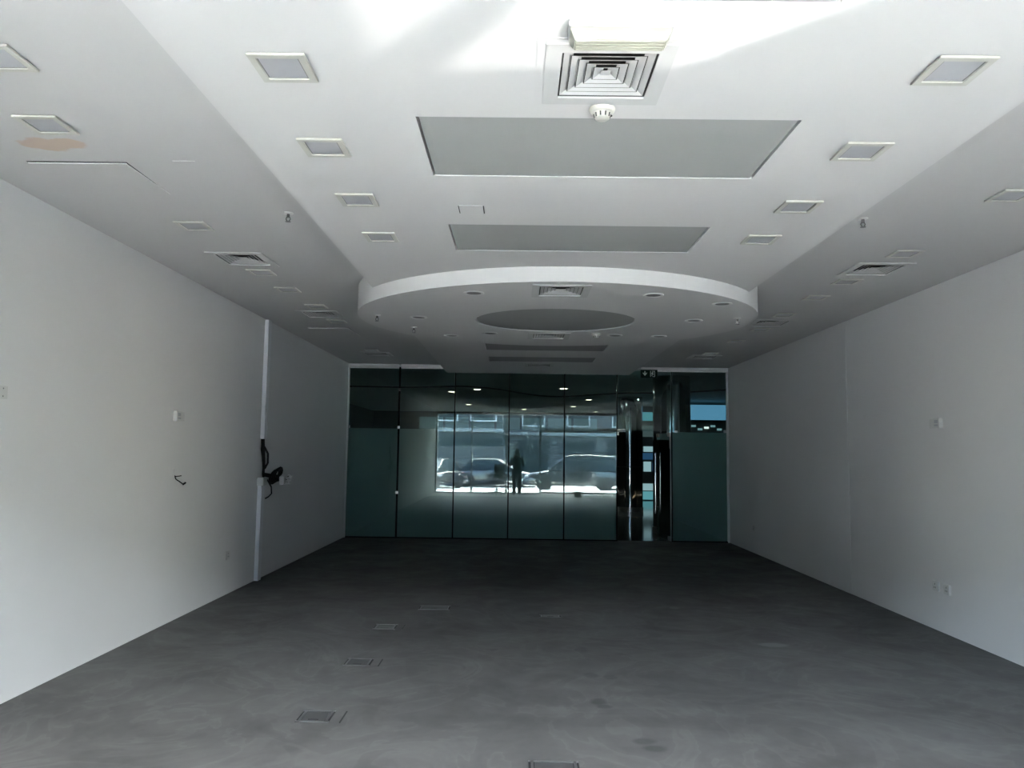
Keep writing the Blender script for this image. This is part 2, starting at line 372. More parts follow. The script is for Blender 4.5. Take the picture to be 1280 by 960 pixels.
# ------------------------------------------------------------------ ceiling fittings
def make_square_light(label):
    t = thing('square_downlight', label, 'ceiling light', group='square ceiling downlights')
    MB().cbox((0,0,-.0025), (.165,.165,.005)).build('lamp_body', M['lamp_body'], t)
    MB().ring(.105, .076, -.015, -.005).build('frame', M['cream_pl'], t, bevel=.002)
    MB().ring(.0765, .072, -.011, -.005).build('inner_lip', M['lamp_body'], t)
    MB().box(-.072, .072, -.072, .072, -.0095, -.0055).build('lens', M['lens'], t)
    return t
spots = []
for k, y in enumerate((2.735, 3.487, 4.235, 4.985)):
    n = ('nearest', 'second', 'third', 'farthest')[k]
    spots.append((-.885-.0*k if k == 0 else -.92, y, S, f'square downlight, {n} of four in the left row on the dropped strip'))
    spots.append((1.578, (2.71, 3.467, 4.275, 4.95)[k], S, f'square downlight, {n} of four in the right row on the dropped strip'))
for x, y, l in ((-2.11, 2.955, 'square downlight cut by the left picture edge, on the upper ceiling'),
                (-2.305, 3.595, 'square downlight beside the bare plaster patch on the left ceiling'),
                (-2.284, 5.265, 'square downlight between the large access panel and first left diffuser'),
                (-2.274, 6.66, 'square downlight just behind the first left diffuser'),
                (-2.256, 7.38, 'square downlight alone between first and second left diffusers'),
                (-2.2, 8.24, 'square downlight just before the second left diffuser'),
                (-2.2, 9.2, 'square downlight just behind the second left diffuser'),
                (-2.28, 11.85, 'square downlight before the farthest left diffuser'),
                (2.912, 4.46, 'square downlight cut by the right picture edge, on the upper ceiling'),
                (2.947, 5.795, 'square downlight just before the first right diffuser'),
                (2.913, 6.76, 'square downlight just behind the first right diffuser'),
                (2.914, 7.465, 'square downlight alone between first and second right diffusers'),
                (2.934, 8.42, 'square downlight just before the second right diffuser'),
                (2.99, 9.42, 'square downlight just behind the second right diffuser'),
                (2.972, 10.44, 'square downlight well beyond the second right diffuser'),
                (2.95, 11.75, 'square downlight before the farthest right diffuser')):
    spots.append((x, y, H, l))
proto = None
for x, y, z, l in spots:
    if proto is None: proto = make_square_light(l); proto.location = (x, y, z)
    else: dup(proto, (x, y, z), l)

def make_diffuser(label):
    t = thing('air_diffuser', label, 'air vent', group='square louvred air diffusers')
    MB().ring(.232, .172, -.008, -.0003).build('frame', M['frame_white'], t, bevel=.002)
    MB().ring(.1748, .1735, -.0003, .125).build('duct_neck', M['neck'], t)
    MB().box(-.1735, .1735, -.1735, .1735, .12, .125).build('duct_back', M['neck'], t)
    for k, b in enumerate((.168, .138, .108, .078, .048)):
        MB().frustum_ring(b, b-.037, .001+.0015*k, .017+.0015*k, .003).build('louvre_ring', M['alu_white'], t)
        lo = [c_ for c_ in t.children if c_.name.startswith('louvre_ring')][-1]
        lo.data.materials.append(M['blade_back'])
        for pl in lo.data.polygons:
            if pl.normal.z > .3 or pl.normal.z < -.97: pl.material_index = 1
    MB().add([(-.018,-.018,.009),(.018,-.018,.009),(.018,.018,.009),(-.018,.018,.009),(-.004,-.004,.016),(.004,-.004,.016),(.004,.004,.016),(-.004,.004,.016)],
             [(0,3,2,1),(4,5,6,7),(0,1,5,4),(1,2,6,5),(2,3,7,6),(3,0,4,7)]).build('centre_cap', M['alu_white'], t)
    return t
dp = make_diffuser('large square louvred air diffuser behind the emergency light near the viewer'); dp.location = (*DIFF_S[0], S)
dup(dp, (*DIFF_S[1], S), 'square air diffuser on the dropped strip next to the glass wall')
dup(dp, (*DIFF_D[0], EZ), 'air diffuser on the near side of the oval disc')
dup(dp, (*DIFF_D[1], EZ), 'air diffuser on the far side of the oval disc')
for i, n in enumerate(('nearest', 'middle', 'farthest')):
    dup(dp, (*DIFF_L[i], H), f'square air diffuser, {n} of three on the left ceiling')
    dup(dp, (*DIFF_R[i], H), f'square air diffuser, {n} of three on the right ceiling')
# white patch plate round the near diffuser
tag(MB().ring(.262, .2325, -.003, -.0003).build('ceiling_patch_ring', M['ceil'], None, (.315, 2.785, S)), 'thin white plaster surround of the near air diffuser', 'trim', kind='structure')

# emergency light
el = thing('emergency_light', 'white box emergency light with ribbed translucent cover before the near diffuser', 'emergency light', (.325, 2.455, S))
MB().box(-.172, .172, -.05, .05, -.026, -.0003).build('base', M['alu_white'], el, bevel=.004)
V = []
for hx, hy, z in ((.168, .047, -.026), (.165, .046, -.04), (.150, .034, -.066)): V += [(-hx,-hy,z),(hx,-hy,z),(hx,hy,z),(-hx,hy,z)]
cv = MB().add(V, [(0,1,2,3),(8,11,10,9)] + [(r*4+k, r*4+(k+1)%4, r*4+4+(k+1)%4, r*4+4+k) for r in range(2) for k in range(4)]).build('cover', M['cover'], el, bevel=.003)
for k in range(4): MB().box(-.145, .145, -.026+.017*k-.002, -.026+.017*k+.002, -.068, -.064).build('cover_rib', M['cover'], cv)
MB().box(-.12, -.07, -.0512, -.0495, -.02, -.012).build('rating_label', M['lens'], el)

def make_detector(label, loc):
    t = thing('smoke_detector', label, 'smoke detector', loc, group='ceiling smoke detectors')
    MB().lathe([(.0001,-.0003),(.052,-.0003),(.054,-.008),(.050,-.018),(.044,-.022),(.0001,-.022)], n=28).build('base', M['cream_pl'], t, smooth=True)
    h = MB().lathe([(.0001,-.022),(.036,-.022),(.034,-.028),(.030,-.046),(.022,-.052),(.0001,-.053)], n=28).build('head', M['cream_pl'], t, smooth=True)
    for k in range(10):
        a = 2*PI*k/10
        MB().tube([(.0345*math.cos(a), .0345*math.sin(a), -.027), (.031*math.cos(a), .031*math.sin(a), -.043)], .003, 6).build('vent_slot', M['black'], h)
    MB().ellipsoid((.04, .028, -.021), (.006, .006, .004)).build('indicator', M['black'], t)
    return t
make_detector('round cream smoke detector between the near diffuser and the grey panel', (.333, 3.06, S))
make_detector('small smoke detector on the far side of the oval disc', (.846, 8.30, EZ))

def make_round_light(label):
    t = thing('round_downlight', label, 'ceiling light', group='round downlights on the oval disc')
    MB().lathe([(.058,-.0003),(.085,-.0003),(.084,-.006),(.074,-.009),(.062,-.006),(.058,-.0003)], n=28).build('trim_ring', M['white_pl'], t, smooth=True)
    MB().lathe([(.0001,-.0003),(.060,-.0003),(.060,-.003),(.03,-.006),(.0001,-.007)], n=24).build('lens', M['lamp_body'], t, smooth=True)
    return t
rp = None
for x, y, l in ((-.37, 6.22, 'round downlight on the disc, left of the near disc diffuser'),
                (1.10, 6.22, 'round downlight on the disc, right of the near disc diffuser'),
                (1.75, 6.55, 'round downlight near the right rim of the disc'),
                (-.975, 7.40, 'round downlight on the disc, left of the grey oval'),
                (1.70, 7.40, 'round downlight on the disc, right of the grey oval'),
                (-.31, 8.35, 'round downlight on the disc behind the left end of the oval'),
                (1.06, 8.40, 'round downlight on the disc beside the small smoke detector'),
                (1.55, 8.42, 'round downlight at the far right rim of the disc'),
                (-.75, 8.55, 'round downlight at the far left rim of the disc')):
    if rp is None: rp = make_round_light(l); rp.location = (x, y, EZ)
    else: dup(rp, (x, y, EZ), l)

def make_sprinkler(label, loc):
    t = thing('sprinkler_head', label, 'sprinkler', loc, group='ceiling sprinkler heads')
    MB().lathe([(.0001,-.0003),(.034,-.0003),(.030,-.007),(.012,-.009),(.0001,-.009)], n=20).build('escutcheon', M['white_pl'], t, smooth=True)
    MB().lathe([(.0001,-.009),(.010,-.009),(.010,-.03),(.0001,-.03)], n=12).build('body', M['dark_steel'], t, smooth=True)
    for s in (-1, 1): MB().tube([(.009*s,0,-.028),(.015*s,0,-.042),(.004*s,0,-.058)], .0035, 6).build('frame_arm', M['dark_steel'], t)
    MB().lathe([(.0001,-.058),(.018,-.058),(.018,-.061),(.0001,-.063)], n=16).build('deflector', M['lamp_body'], t, smooth=True)
    return t
sp = make_sprinkler('small sprinkler head hanging from the left upper ceiling', (-1.535, 4.97, H))
for x, y, z, l in ((2.25, 4.95, H, 'small sprinkler head hanging from the right upper ceiling'),
                   (-1.36, 7.30, EZ, 'sprinkler head at the left rim of the oval disc'),
                   (2.08, 7.25, EZ, 'sprinkler head at the right rim of the oval disc'),
                   (-1.1, 8.0, EZ, 'sprinkler head at the far left rim of the disc')): dup(sp, (x, y, z), l)

def access_panel(name, label, x0, x1, y0, y1, z, tilt=0):
    t = thing(name, label, 'access panel', ((x0+x1)/2, (y0+y1)/2, z)); hx, hy = (x1-x0)/2, (y1-y0)/2
    MB().box(-hx, hx, -hy, hy, -.0025, -.0003).build('dark_gap', M['gap'], t)
    g = .006
    MB().add([(-hx+g,-hy+g,-.003-tilt),(hx-g,-hy+g,-.003-tilt),(hx+.008,hy+.008,-.003),(-hx-.008,hy+.008,-.003),
              (-hx+g,-hy+g,-.009-tilt),(hx-g,-hy+g,-.009-tilt),(hx+.008,hy+.008,-.006),(-hx-.008,hy+.008,-.006)],
             [(0,1,2,3),(4,7,6,5),(0,4,5,1),(1,5,6,2),(2,6,7,3),(3,7,4,0)]).build('hatch_cover', M['side_ceil2'], t)
    return t
M['side_ceil2'] = mat('hatch_paint', (.41, .408, .405), .7, spec=0)
access_panel('ceiling_hatch', 'large square access hatch on the left ceiling beside the plaster patch', -2.72, -2.165, 4.09, 4.595, H, .0015)
access_panel('ceiling_hatch', 'access hatch on the left ceiling beyond the second diffuser', -2.70, -2.17, 9.73, 10.42, H, .001)
t = thing('ceiling_hatch', 'tiny square cut-out plate on the dropped strip between the grey panels', 'access panel', (-.285, 4.41, S))
MB().box(-.075, .075, -.068, .068, -.0025, -.0003).build('dark_gap', M['gap'], t)
MB().box(-.069, .069, -.085, .064, -.006, -.0025).build('hatch_cover', M['ceil'], t)
tag(MB().box(-1.9, -1.78, 4.06, 4.068, H-.004, H-.0003).build('plaster_ridge', M['ceil']), 'short thin plaster ridge on the left ceiling near the hatch', 'plaster ridge')

# ------------------------------------------------------------------ wall fittings
def wall_plate(name, label, cat, side, y, z, wy=.085, hz=.085, dep=.012, style='switch', par=None):
    X = L if side < 0 else R - (.006 if y > 8.83 else 0)
    t = thing(name, label, cat, (X, y, z))
    s = -side
    def bx(a, bb, y0, y1, z0, z1): return MB().box(min(a*s, bb*s), max(a*s, bb*s), y0, y1, z0, z1)
    bx(.0003, dep, -wy/2, wy/2, -hz/2, hz/2).build('plate', M['white_pl'], t, bevel=.002)
    if style == 'switch':
        for k in (-1, 1): bx(dep, dep+.004, k*wy*.2-wy*.13, k*wy*.2+wy*.13, -hz*.28, hz*.28).build('rocker', M['white_pl'], t, bevel=.001)
    elif style == 'socket':
        for yy, zz in ((0, .018), (-.011, -.012), (.011, -.012)): bx(dep, dep+.0008, yy-.0035, yy+.0035, zz-.007, zz+.007).build('pin_slot', M['black'], t)
        bx(dep, dep+.004, wy*.22, wy*.36, hz*.2, hz*.38).build('rocker', M['white_pl'], t)
    elif style == 'thermo':
        bx(dep, dep+.0015, -wy*.3, wy*.3, 0, hz*.32).build('display', M['lens'], t)
        bx(dep, dep+.003, -wy*.3, wy*.3, -hz*.3, -hz*.1).build('buttons', M['lens'], t)
    else:
        for zz in (-hz*.3, hz*.3): bx(dep, dep+.001, -.004, .004, zz-.004, zz+.004).build('screw', M['lamp_body'], t)
    return t
wall_plate('thermostat', 'thick white thermostat box on the left wall above the cable stub', 'thermostat', -1, 6.85, 1.815, .095, .09, .035, 'thermo')
wall_plate('switch_plate', 'flat white switch plate beside the thermostat on the left wall', 'switch', -1, 6.975, 1.815, .085, .085, .009)
wall_plate('blank_plate', 'square plate on the left wall at the left picture edge', 'wall plate', -1, 4.515, 1.846, .085, .077, .012, 'blank')
wall_plate('wall_socket', 'white power socket low on the left wall beside the trunking', 'socket', -1, 8.25, .41, .09, .092, .014, 'socket')
wall_plate('thermostat', 'thick white thermostat box on the right wall', 'thermostat', 1, 6.91, 1.842, .095, .09, .035, 'thermo')
wall_plate('switch_plate', 'flat white switch plate beside the right wall thermostat', 'switch', 1, 7.03, 1.842, .085, .085, .009)
wall_plate('wall_socket', 'white power socket low on the right wall, the nearer of two', 'socket', 1, 6.865, .39, .085, .085, .022, 'socket')
wall_plate('wall_socket', 'white power socket low on the right wall, the farther of two', 'socket', 1, 7.05, .392, .085, .085, .022, 'socket')
wall_plate('wall_socket', 'small power socket low on the right wall next to the glass', 'socket', 1, 12.38, .392, .085, .085, .012, 'socket')
hk = thing('cable_stub', 'black cable stub sticking out of the left wall below the thermostat', 'cable', (L, 6.9, 1.26))
MB().box(.0003, .006, -.03, .03, .0, .085).build('wall_plate', M['wall'], hk)
MB().tube([(.002,-.015,.022),(.02,-.012,.02),(.03,.03,.022),(.035,.05,.024)], .004).build('wire', M['black_cable'], hk)
MB().tube([(.002,-.015,.03),(.02,-.02,-.005),(.04,.02,-.03),(.05,.07,-.055)], .0045).build('wire', M['black_cable'], hk)
MB().tube([(.049,.066,-.054),(.055,.10,-.04)], .008).build('connector', M['black_cable'], hk)

# trunking and the torn open cable run
TY = 9.19
tu = thing('cable_trunking', 'tall upper length of white cable trunking reaching the ceiling on left wall', 'trunking', (L, TY, 1.655))
MB().box(.0003, .045, -.05, .05, 0, H-1.66).build('channel', M['trunk'], tu, bevel=.003)
MB().box(.045, .050, -.053, .053, .002, H-1.665).build('cover_strip', M['trunk'], tu, bevel=.002)
MB().box(.02, .055, -.085, -.052, .28, .40).build('clip_box', M['trunk'], tu, bevel=.003)
MB().tube([(.055,-.03,.36),(.058,.0,.30),(.055,.035,.17),(.054,.04,.08)], .004).build('loose_wire', M['white_cable'], tu)
tl = thing('cable_trunking', 'short lower length of white cable trunking standing on the floor', 'trunking', (L, TY-.02, 0.001))
MB().box(.0003, .045, -.05, .05, 0, 1.10).build('channel', M['trunk'], tl, bevel=.003)
MB().box(.045, .050, -.053, .053, .0, 1.085).build('cover_strip', M['trunk'], tl, bevel=.002)
jb = thing('junction_box', 'white junction box on top of the lower trunking', 'junction box', (L, TY-.03, 1.103))
MB().box(.0003, .075, -.075, .06, 0, .095).build('box', M['white_pl'], jb, bevel=.004)
MB().box(.075, .080, -.07, .055, .005, .09).build('lid', M['cream_pl'], jb, bevel=.002)
cb = thing('cable_bundle', 'bundle of torn black cables hanging out between the two trunkings', 'cables', (L, TY, 1.2))
random.seed(3)
for k in range(9):
    y0 = -.035+.009*k
    MB().tube([(.012+.004*(k%3), y0, .46), (.018+.012*random.random(), y0+random.uniform(-.02,.02), .33), (.03+.02*random.random(), y0+random.uniform(-.02,.03), .17), (.03+.02*random.random(), y0*.6, .05), (.04, y0*.5, .0)], .0075).build('cable', M['black_cable'], cb, smooth=True)
MB().tube([(.02,.06,.36),(.05,.105,.28),(.05,.115,.17),(.03,.07,.10)], .013).build('thick_cable', M['black_cable'], cb, smooth=True)
for k in range(3):
    pts = []
    for j in range(15):
        a = -.3 + 2.1*PI*j/14
        pts.append((.085+.012*k+.03*math.sin(a), .28+.03*k+.16*math.cos(a)*(1-.1*k), .0+.085*math.sin(a)+.012*k))
    MB().tube([(.04, .03, .02+.01*k)] + pts, .014).build('cable_loop', M['black_cable'], cb, smooth=True)
for k in range(7):
    a = random.uniform(-.2, .6); e = (.13+.05*random.random(), .36+.045*k, -.10+.10*random.random())
    MB().tube([(.1, .2, -.02), (.13, .28, -.06+.05*random.random()), e], .005).build('loose_wire', M['black_cable'], cb)
    MB().tube([e, (e[0]+.015, e[1]+.05, e[2]-.008)], .017).build('connector', M['white_pl'], cb)
MB().tube([(.06,.05,-.01),(.09,.16,-.12),(.09,.18,-.2),(.08,.10,-.235),(.07,.02,-.25)], .008).build('loose_wire', M['black_cable'], cb, smooth=True)
hb = thing('hanging_socket_box', 'grey socket box dangling in the cable loop beside the trunking', 'junction box', (L+.185, TY+.20, 1.115), (.12, 0, .12))
MB().box(0, .05, -.07, .07, 0, .10).build('box', M['white_pl'], hb, bevel=.005)
MB().tube([(.0, .0, .05), (-.03, .03, .07), (-.05, .09, .06)], .006).build('feed_wire', M['black_cable'], hb)
MB().box(.05, .056, -.065, .065, .005, .095).build('faceplate', M['cream_pl'], hb, bevel=.002)
for yy in (-.03, .03): MB().box(.056, .0575, yy-.008, yy+.008, .03, .07).build('port', M['black'], hb)

# floor boxes
def floor_box(label, x, y, w=.19, d=.19, extra=True):
    t = thing('floor_box', label, 'floor box', (x, y, 0), group='floor service boxes')
    hx, hy = w/2, d/2
    MB().box(-hx, hx, -hy, hy, .0003, .002).build('dark_gap', M['gap'], t)
    for n, a in (('frame_bar', (-hx, hx, hy-.014, hy)), ('frame_bar', (-hx, hx, -hy, -hy+.014)), ('frame_bar', (-hx+.012, -hx+.026, -hy, hy)), ('frame_bar', (hx-.026, hx-.012, -hy, hy))):
        MB().box(*a, .002, .006).build(n, M['lid_frame'], t)
    MB().box(-hx+.03, hx-.03, -hy+.018, hy-.02, .002, .005).build('lid', M['lid'], t)
    MB().box(-.03, .03, -hy+.03, -hy+.04, .005, .0056).build('lid_slot', M['gap'], t)
    if extra: MB().box(hx+.06, hx+.068, -hy, hy, .0003, .003).build('cable_slot', M['gap'], t)
    return t
floor_box('steel floor box on the left side, second nearest to the viewer', -1.14, 4.58)
floor_box('floor box lying behind the second nearest floor box', -1.13, 5.73)
floor_box('small dim floor box on the left, third in the row', -1.13, 6.87)
floor_box('farthest dim floor box left of the middle', -.79, 7.72, .30, .2, False)
floor_box('steel floor box at the bottom edge of the picture', .20, 3.86, .25, .25, False)
floor_box('dim floor plate in the middle of the far floor', .33, 7.40, .2, .1, False)

# ------------------------------------------------------------------ lobby beyond the glass
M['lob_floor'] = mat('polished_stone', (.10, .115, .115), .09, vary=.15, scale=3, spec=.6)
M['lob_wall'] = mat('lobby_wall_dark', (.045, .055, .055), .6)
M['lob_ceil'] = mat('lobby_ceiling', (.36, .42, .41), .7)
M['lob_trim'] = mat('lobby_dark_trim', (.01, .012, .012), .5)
M['lamp_glow'] = mat('warm_lamp', (.8, .8, .7), .5, emit=((1, .93, .68), 5))
M['teal_lit'] = mat('lit_teal_glass', (.1, .3, .33), .3, emit=((.16, .50, .56), .17), vary=.2, scale=2)
M['pale_lit'] = mat('lit_pale_panel', (.3, .5, .55), .4, emit=((.45, .75, .8), .15))
M['navy_lit'] = mat('lit_navy_glass', (.02, .05, .1), .3, emit=((.04, .14, .28), .12))
M['teal_dim'] = mat('dim_teal_glass', (.06, .1, .1), .3, emit=((.10, .16, .16), .12))
M['blue_lit'] = mat('lit_blue_display', (.1, .2, .3), .3, emit=((.115, .30, .47), .33))
M['white_lit'] = mat('lit_white_sign', (.5, .5, .5), .4, emit=((.9, .95, .9), .45))
M['darkchrome'] = mat('polished_column_steel', (.42, .44, .44), .07, 1)
LX0, LX1, LY1 = -6.0, 12.0, 32.0
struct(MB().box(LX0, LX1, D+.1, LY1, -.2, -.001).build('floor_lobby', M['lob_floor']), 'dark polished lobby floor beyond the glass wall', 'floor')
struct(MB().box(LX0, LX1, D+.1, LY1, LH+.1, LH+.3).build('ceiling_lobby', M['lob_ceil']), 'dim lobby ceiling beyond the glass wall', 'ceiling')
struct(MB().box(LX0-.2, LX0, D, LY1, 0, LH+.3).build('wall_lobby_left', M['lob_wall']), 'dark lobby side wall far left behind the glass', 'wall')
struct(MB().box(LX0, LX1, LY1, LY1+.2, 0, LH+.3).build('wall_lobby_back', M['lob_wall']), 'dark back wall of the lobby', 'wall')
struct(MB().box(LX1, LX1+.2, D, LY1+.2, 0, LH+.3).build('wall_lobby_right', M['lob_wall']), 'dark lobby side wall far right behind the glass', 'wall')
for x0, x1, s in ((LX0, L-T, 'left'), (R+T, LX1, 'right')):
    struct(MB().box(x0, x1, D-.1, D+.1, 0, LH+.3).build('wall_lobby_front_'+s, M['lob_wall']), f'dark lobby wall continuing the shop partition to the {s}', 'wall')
# wavy dropped ceiling edge
pts = []
N = 40
for k in range(N+1):
    x = L-.3 + (R+2.5-L)*k/N
    y = 19.2 + 1.3*math.sin((x+.4)*.85) + .5*math.sin(x*1.9)
    pts.append((x, y))
ld = struct(MB().prism([(LX0+.01, D+.12), (LX1-.01, D+.12), (LX1-.01, pts[-1][1])] + pts[::-1] + [(LX0+.01, pts[0][1])], LH-.02, LH+.0995).build('ceiling_lobby_wave', M['lob_ceil']), 'lower lobby ceiling with a wavy far edge', 'ceiling')
MB().tube([(LX0+.1, pts[0][1], LH-.02)] + [(x, y, LH-.02) for x, y in pts] + [(LX1-.1, pts[-1][1], LH-.02)], .035, 6).build('edge_trim', M['lob_trim'], ld)  # dark tube stands in for the shadow line along the ceiling edge
def lobby_light(label, x, y):
    z = LH-.02 if y < 18.5 else LH+.1
    t = thing('lobby_downlight', label, 'ceiling light', (x, y, z), group='glowing lobby downlights')
    MB().lathe([(.095,-.0003),(.125,-.0003),(.12,-.012),(.097,-.008),(.095,-.0003)], n=20).build('trim_ring', M['white_pl'], t, smooth=True)
    MB().lathe([(.0001,-.0003),(.094,-.0003),(.094,-.006),(.0001,-.007)], n=20).build('lens', M['lamp_glow'], t)
for x, y, l in ((-1.83, 21.3, 'glowing lobby downlight, farthest left'), (-1.08, 20.4, 'glowing lobby downlight, second from left'),
                (-1.72, 27.0, 'glowing lobby downlight low behind the third pane'), (.25, 29.6, 'glowing lobby downlight near the middle pane joint'),
                (1.1, 18.4, 'glowing lobby downlight highest, on the fourth joint'), (2.2, 23.8, 'glowing lobby downlight in the fifth pane'),
                (1.98, 27.4, 'glowing lobby downlight, lower left in fifth pane'), (3.1, 30.6, 'glowing lobby downlight farthest right and lowest')):
    lobby_light(l, x, y)
# polished columns
def column(label, x, y, r):
    t = thing('steel_column', label, 'column', (x, y, 0), group='polished lobby columns')
    MB().lathe([(r, 0), (r, LH-.021)], n=48).build('shaft', M['darkchrome'], t, smooth=True)
    MB().lathe([(r+.002, 0), (r+.012, 0), (r+.012, .12), (r+.002, .12)], n=48).build('base_ring', M['steel'], t, smooth=True)
    MB().lathe([(r+.001, 1.18), (r+.003, 1.18), (r+.003, 1.20), (r+.001, 1.20)], n=48).build('joint_ring', M['lob_trim'], t, smooth=True)
    return t
column('polished steel column behind the glass right of the open door', 3.07, 15.35, .37)
column('polished steel column farther back, seen through the door opening', 3.06, 21.0, .35)
# lit displays and shopfronts far back
bd = thing('blue_display_wall', 'large blue lit display behind the far right glass pane', 'display', (5.75, 24.0, 0))
MB().box(-1.2, 1.3, -.06, .06, 2.62, 3.09).build('screen', M['blue_lit'], bd)
MB().box(-1.25, 1.35, -.05, .08, 2.54, 2.62).build('screen_frame', M['lob_trim'], bd)
for k in range(7):
    z0 = 2.30 + .05*(k % 3); MB().box(-.75+.2*k, -.75+.2*k+.13, -.1, .0, z0, z0+.06).build('sign_piece', M['white_lit'] if k % 3 == 1 else M['pale_lit'], bd)
MB().box(-1.2, 1.3, -.03, .08, 0, 2.54).build('support_panel', M['lob_wall'], bd)
sf = thing('lobby_shopfront', 'teal lit shopfront glimpsed through the open door gap', 'shopfront', (4.75, 26.0, 0))
MB().box(-.65, .5, .0, .1, 0, LH+.05).build('back_panel', M['lob_wall'], sf)
for x0, x1, z0, z1, mm in ((-.55,.4,.03,.30,'teal_lit'), (-.55,.4,.33,.56,'pale_lit'), (-.5,-.25,.96,1.29,'pale_lit'), (-.2,.3,.98,1.25,'navy_lit'), (-.55,.4,1.36,1.58,'navy_lit'),
                           (-.5,.3,1.62,1.80,'pale_lit'), (-.55,.4,2.12,2.50,'teal_dim'), (-.55,.4,2.66,2.95,'teal_lit')):
    MB().box(x0, x1, -.03, .0, z0, z1).build('lit_window', M[mm], sf)
sb = thing('lobby_shopfront', 'wide dim teal shopfront across the lobby behind the middle panes', 'shopfront', (.3, 31.5, 0))
MB().box(-4.5, 3.2, .0, .1, 0, LH).build('back_panel', M['lob_wall'], sb)
for k in range(7): MB().box(-4.3+1.05*k, -4.3+1.05*k+.95, -.04, 0, 2.15, 2.95).build('lit_window', M['teal_dim'], sb)
ld2 = bpy.data.lights.new('lobby_lamp_glow', 'AREA'); ld2.shape = 'DISK'; ld2.size = .2; ld2.energy = 2; ld2.color = (.80, 1, .97)
for x, y in ((1.1, 18.4), (3.9, 20.5), (-1.08, 20.4), (2.2, 23.8)):
    o = bpy.data.objects.new('lobby_lamp_glow', ld2); COL.objects.link(o); o.location = (x, y, LH-.05)

# ------------------------------------------------------------------ shopfront and street behind the viewer (seen in the glass)
M['pave'] = mat('pale_paving', (.26, .255, .245), .8, vary=.08, scale=2)
M['road'] = mat('asphalt', (.05, .05, .05), .85, vary=.12, scale=5)
M['bound'] = mat('boundary_wall', (.085, .085, .082), .8, vary=.05)
M['conc'] = mat('building_render', (.05, .055, .055), .8, vary=.06)
M['conc_pale'] = mat('building_pale', (.25, .25, .24), .8)
M['winglass'] = mat('building_window', (.02, .03, .034), .25, spec=.15)
sfb = thing('window_2', 'shopfront glazing behind the viewer seen mirrored in the far glass', 'shop window', (0, F, 0), kind='structure')
MB().box(L, R, -.06, .06, H-.14, H).build('head_frame', M['alu_white'], sfb)
for x in (L+.03, -1.7, -.4, .87, R-.03): MB().box(x-.03, x+.03, -.05, .05, 0, H-.14).build('mullion', M['alu_white'], sfb)
MB().box(L, .87, -.05, .05, .0, .05).build('sill', M['alu_white'], sfb)
MB().box(.87, R, -.04, .04, 2.40, 2.46).build('transom', M['alu_white'], sfb)
for a, bb in ((L+.06, -1.73), (-1.67, -.43), (-.37, .84)): MB().box(a, bb, -.005, .005, .05, H-.14).build('glass_pane', M['clear_glass'], sfb)
MB().box(.90, R-.06, -.005, .005, 2.46, H-.14).build('glass_pane', M['clear_glass'], sfb)
for i, (a, bb, hx) in enumerate(((.905, 2.325, 2.25), (2.335, R-.065, 2.41))):
    d2 = thing(f'door_{i+2}', f'{("left","right")[i]} leaf of the glass entrance door mirrored in the far glass', 'door', (0, F, 0), kind='structure')
    MB().box(a, bb, -.005, .005, .02, 2.39).build('door_glass', M['clear_glass'], d2)
    MB().box(a, bb, -.015, .015, .01, .09).build('bottom_rail', M['steel'], d2)
    MB().box(a, bb, -.015, .015, 2.31, 2.395).build('top_rail', M['steel'], d2)
    MB().tube([(hx, .05, .3), (hx, .05, 1.45)], .018, 10).build('pull_handle', M['lamp_body'], d2, smooth=True)
struct(MB().box(-40, 40, -4.6, F-.2, -.25, -.02).build('floor_pavement', M['pave']), 'pale sunlit pavement outside the shop', 'pavement')
struct(MB().box(-40, 40, -4.9, -4.6, -.25, .0).build('trim_1', M['kerb']), 'pale kerb stones between pavement and street', 'kerb')
struct(MB().box(-40, 40, -13, -4.9, -.3, -.15).build('floor_street', M['road']), 'grey asphalt street outside the shop', 'street')
struct(MB().box(-40, 40, -60, -13, -.3, -.02).build('floor_far_pavement', M['road']), 'grey far pavement across the street', 'pavement')
struct(MB().box(L-T, R+T, F-.2, F-.06, H, H+.9).build('wall_front', M['conc_pale']), 'fascia above the shopfront', 'wall')
lw = tag(MB().box(-7.5, -.6, -14.4, -14.2, -.02, 1.85).build('boundary_wall', M['bound']), 'low grey boundary wall across the street in the reflection', 'wall')
MB().box(-6.6, -5.9, -14.2, -14.17, 1.15, 1.6).build('notice_board', M['white_pl'], lw)
def building(label, x0, x1, y, h, depth, rows, cols, wm):
    t = thing('building', label, 'building', ((x0+x1)/2, y, -.02)); hw = (x1-x0)/2
    MB().box(-hw, hw, -depth, 0, 0, h).build('wall', M[wm], t)
    for r in range(rows):
        z = 3.6 + r*3.1
        MB().box(-hw-.1, hw+.1, 0, .18, z-.7, z-.45).build('floor_band', M['conc_pale'], t)
        for c_ in range(cols):
            xx = -hw + (c_+.5)*2*hw/cols; f = MB().box(xx-.9, xx+.9, 0, .08, z, z+1.7).build('window', M['track'], t)
            MB().box(xx-.8, xx+.8, .08, .1, z+.1, z+1.6).build('pane', M['winglass'], f)
    for c_ in range(cols):
        xx = -hw + (c_+.5)*2*hw/cols; MB().box(xx-1.2, xx+1.2, 0, .06, 0, 2.5).build('shop_window', M['winglass'], t)
building('grey building across the street, left in the reflection', -19, -1.0, -24, 9.4, 6, 2, 7, 'conc')
building('pale building across the street, right in the reflection', -4.0, 24, -32.5, 11.4, 6, 2, 8, 'bound')

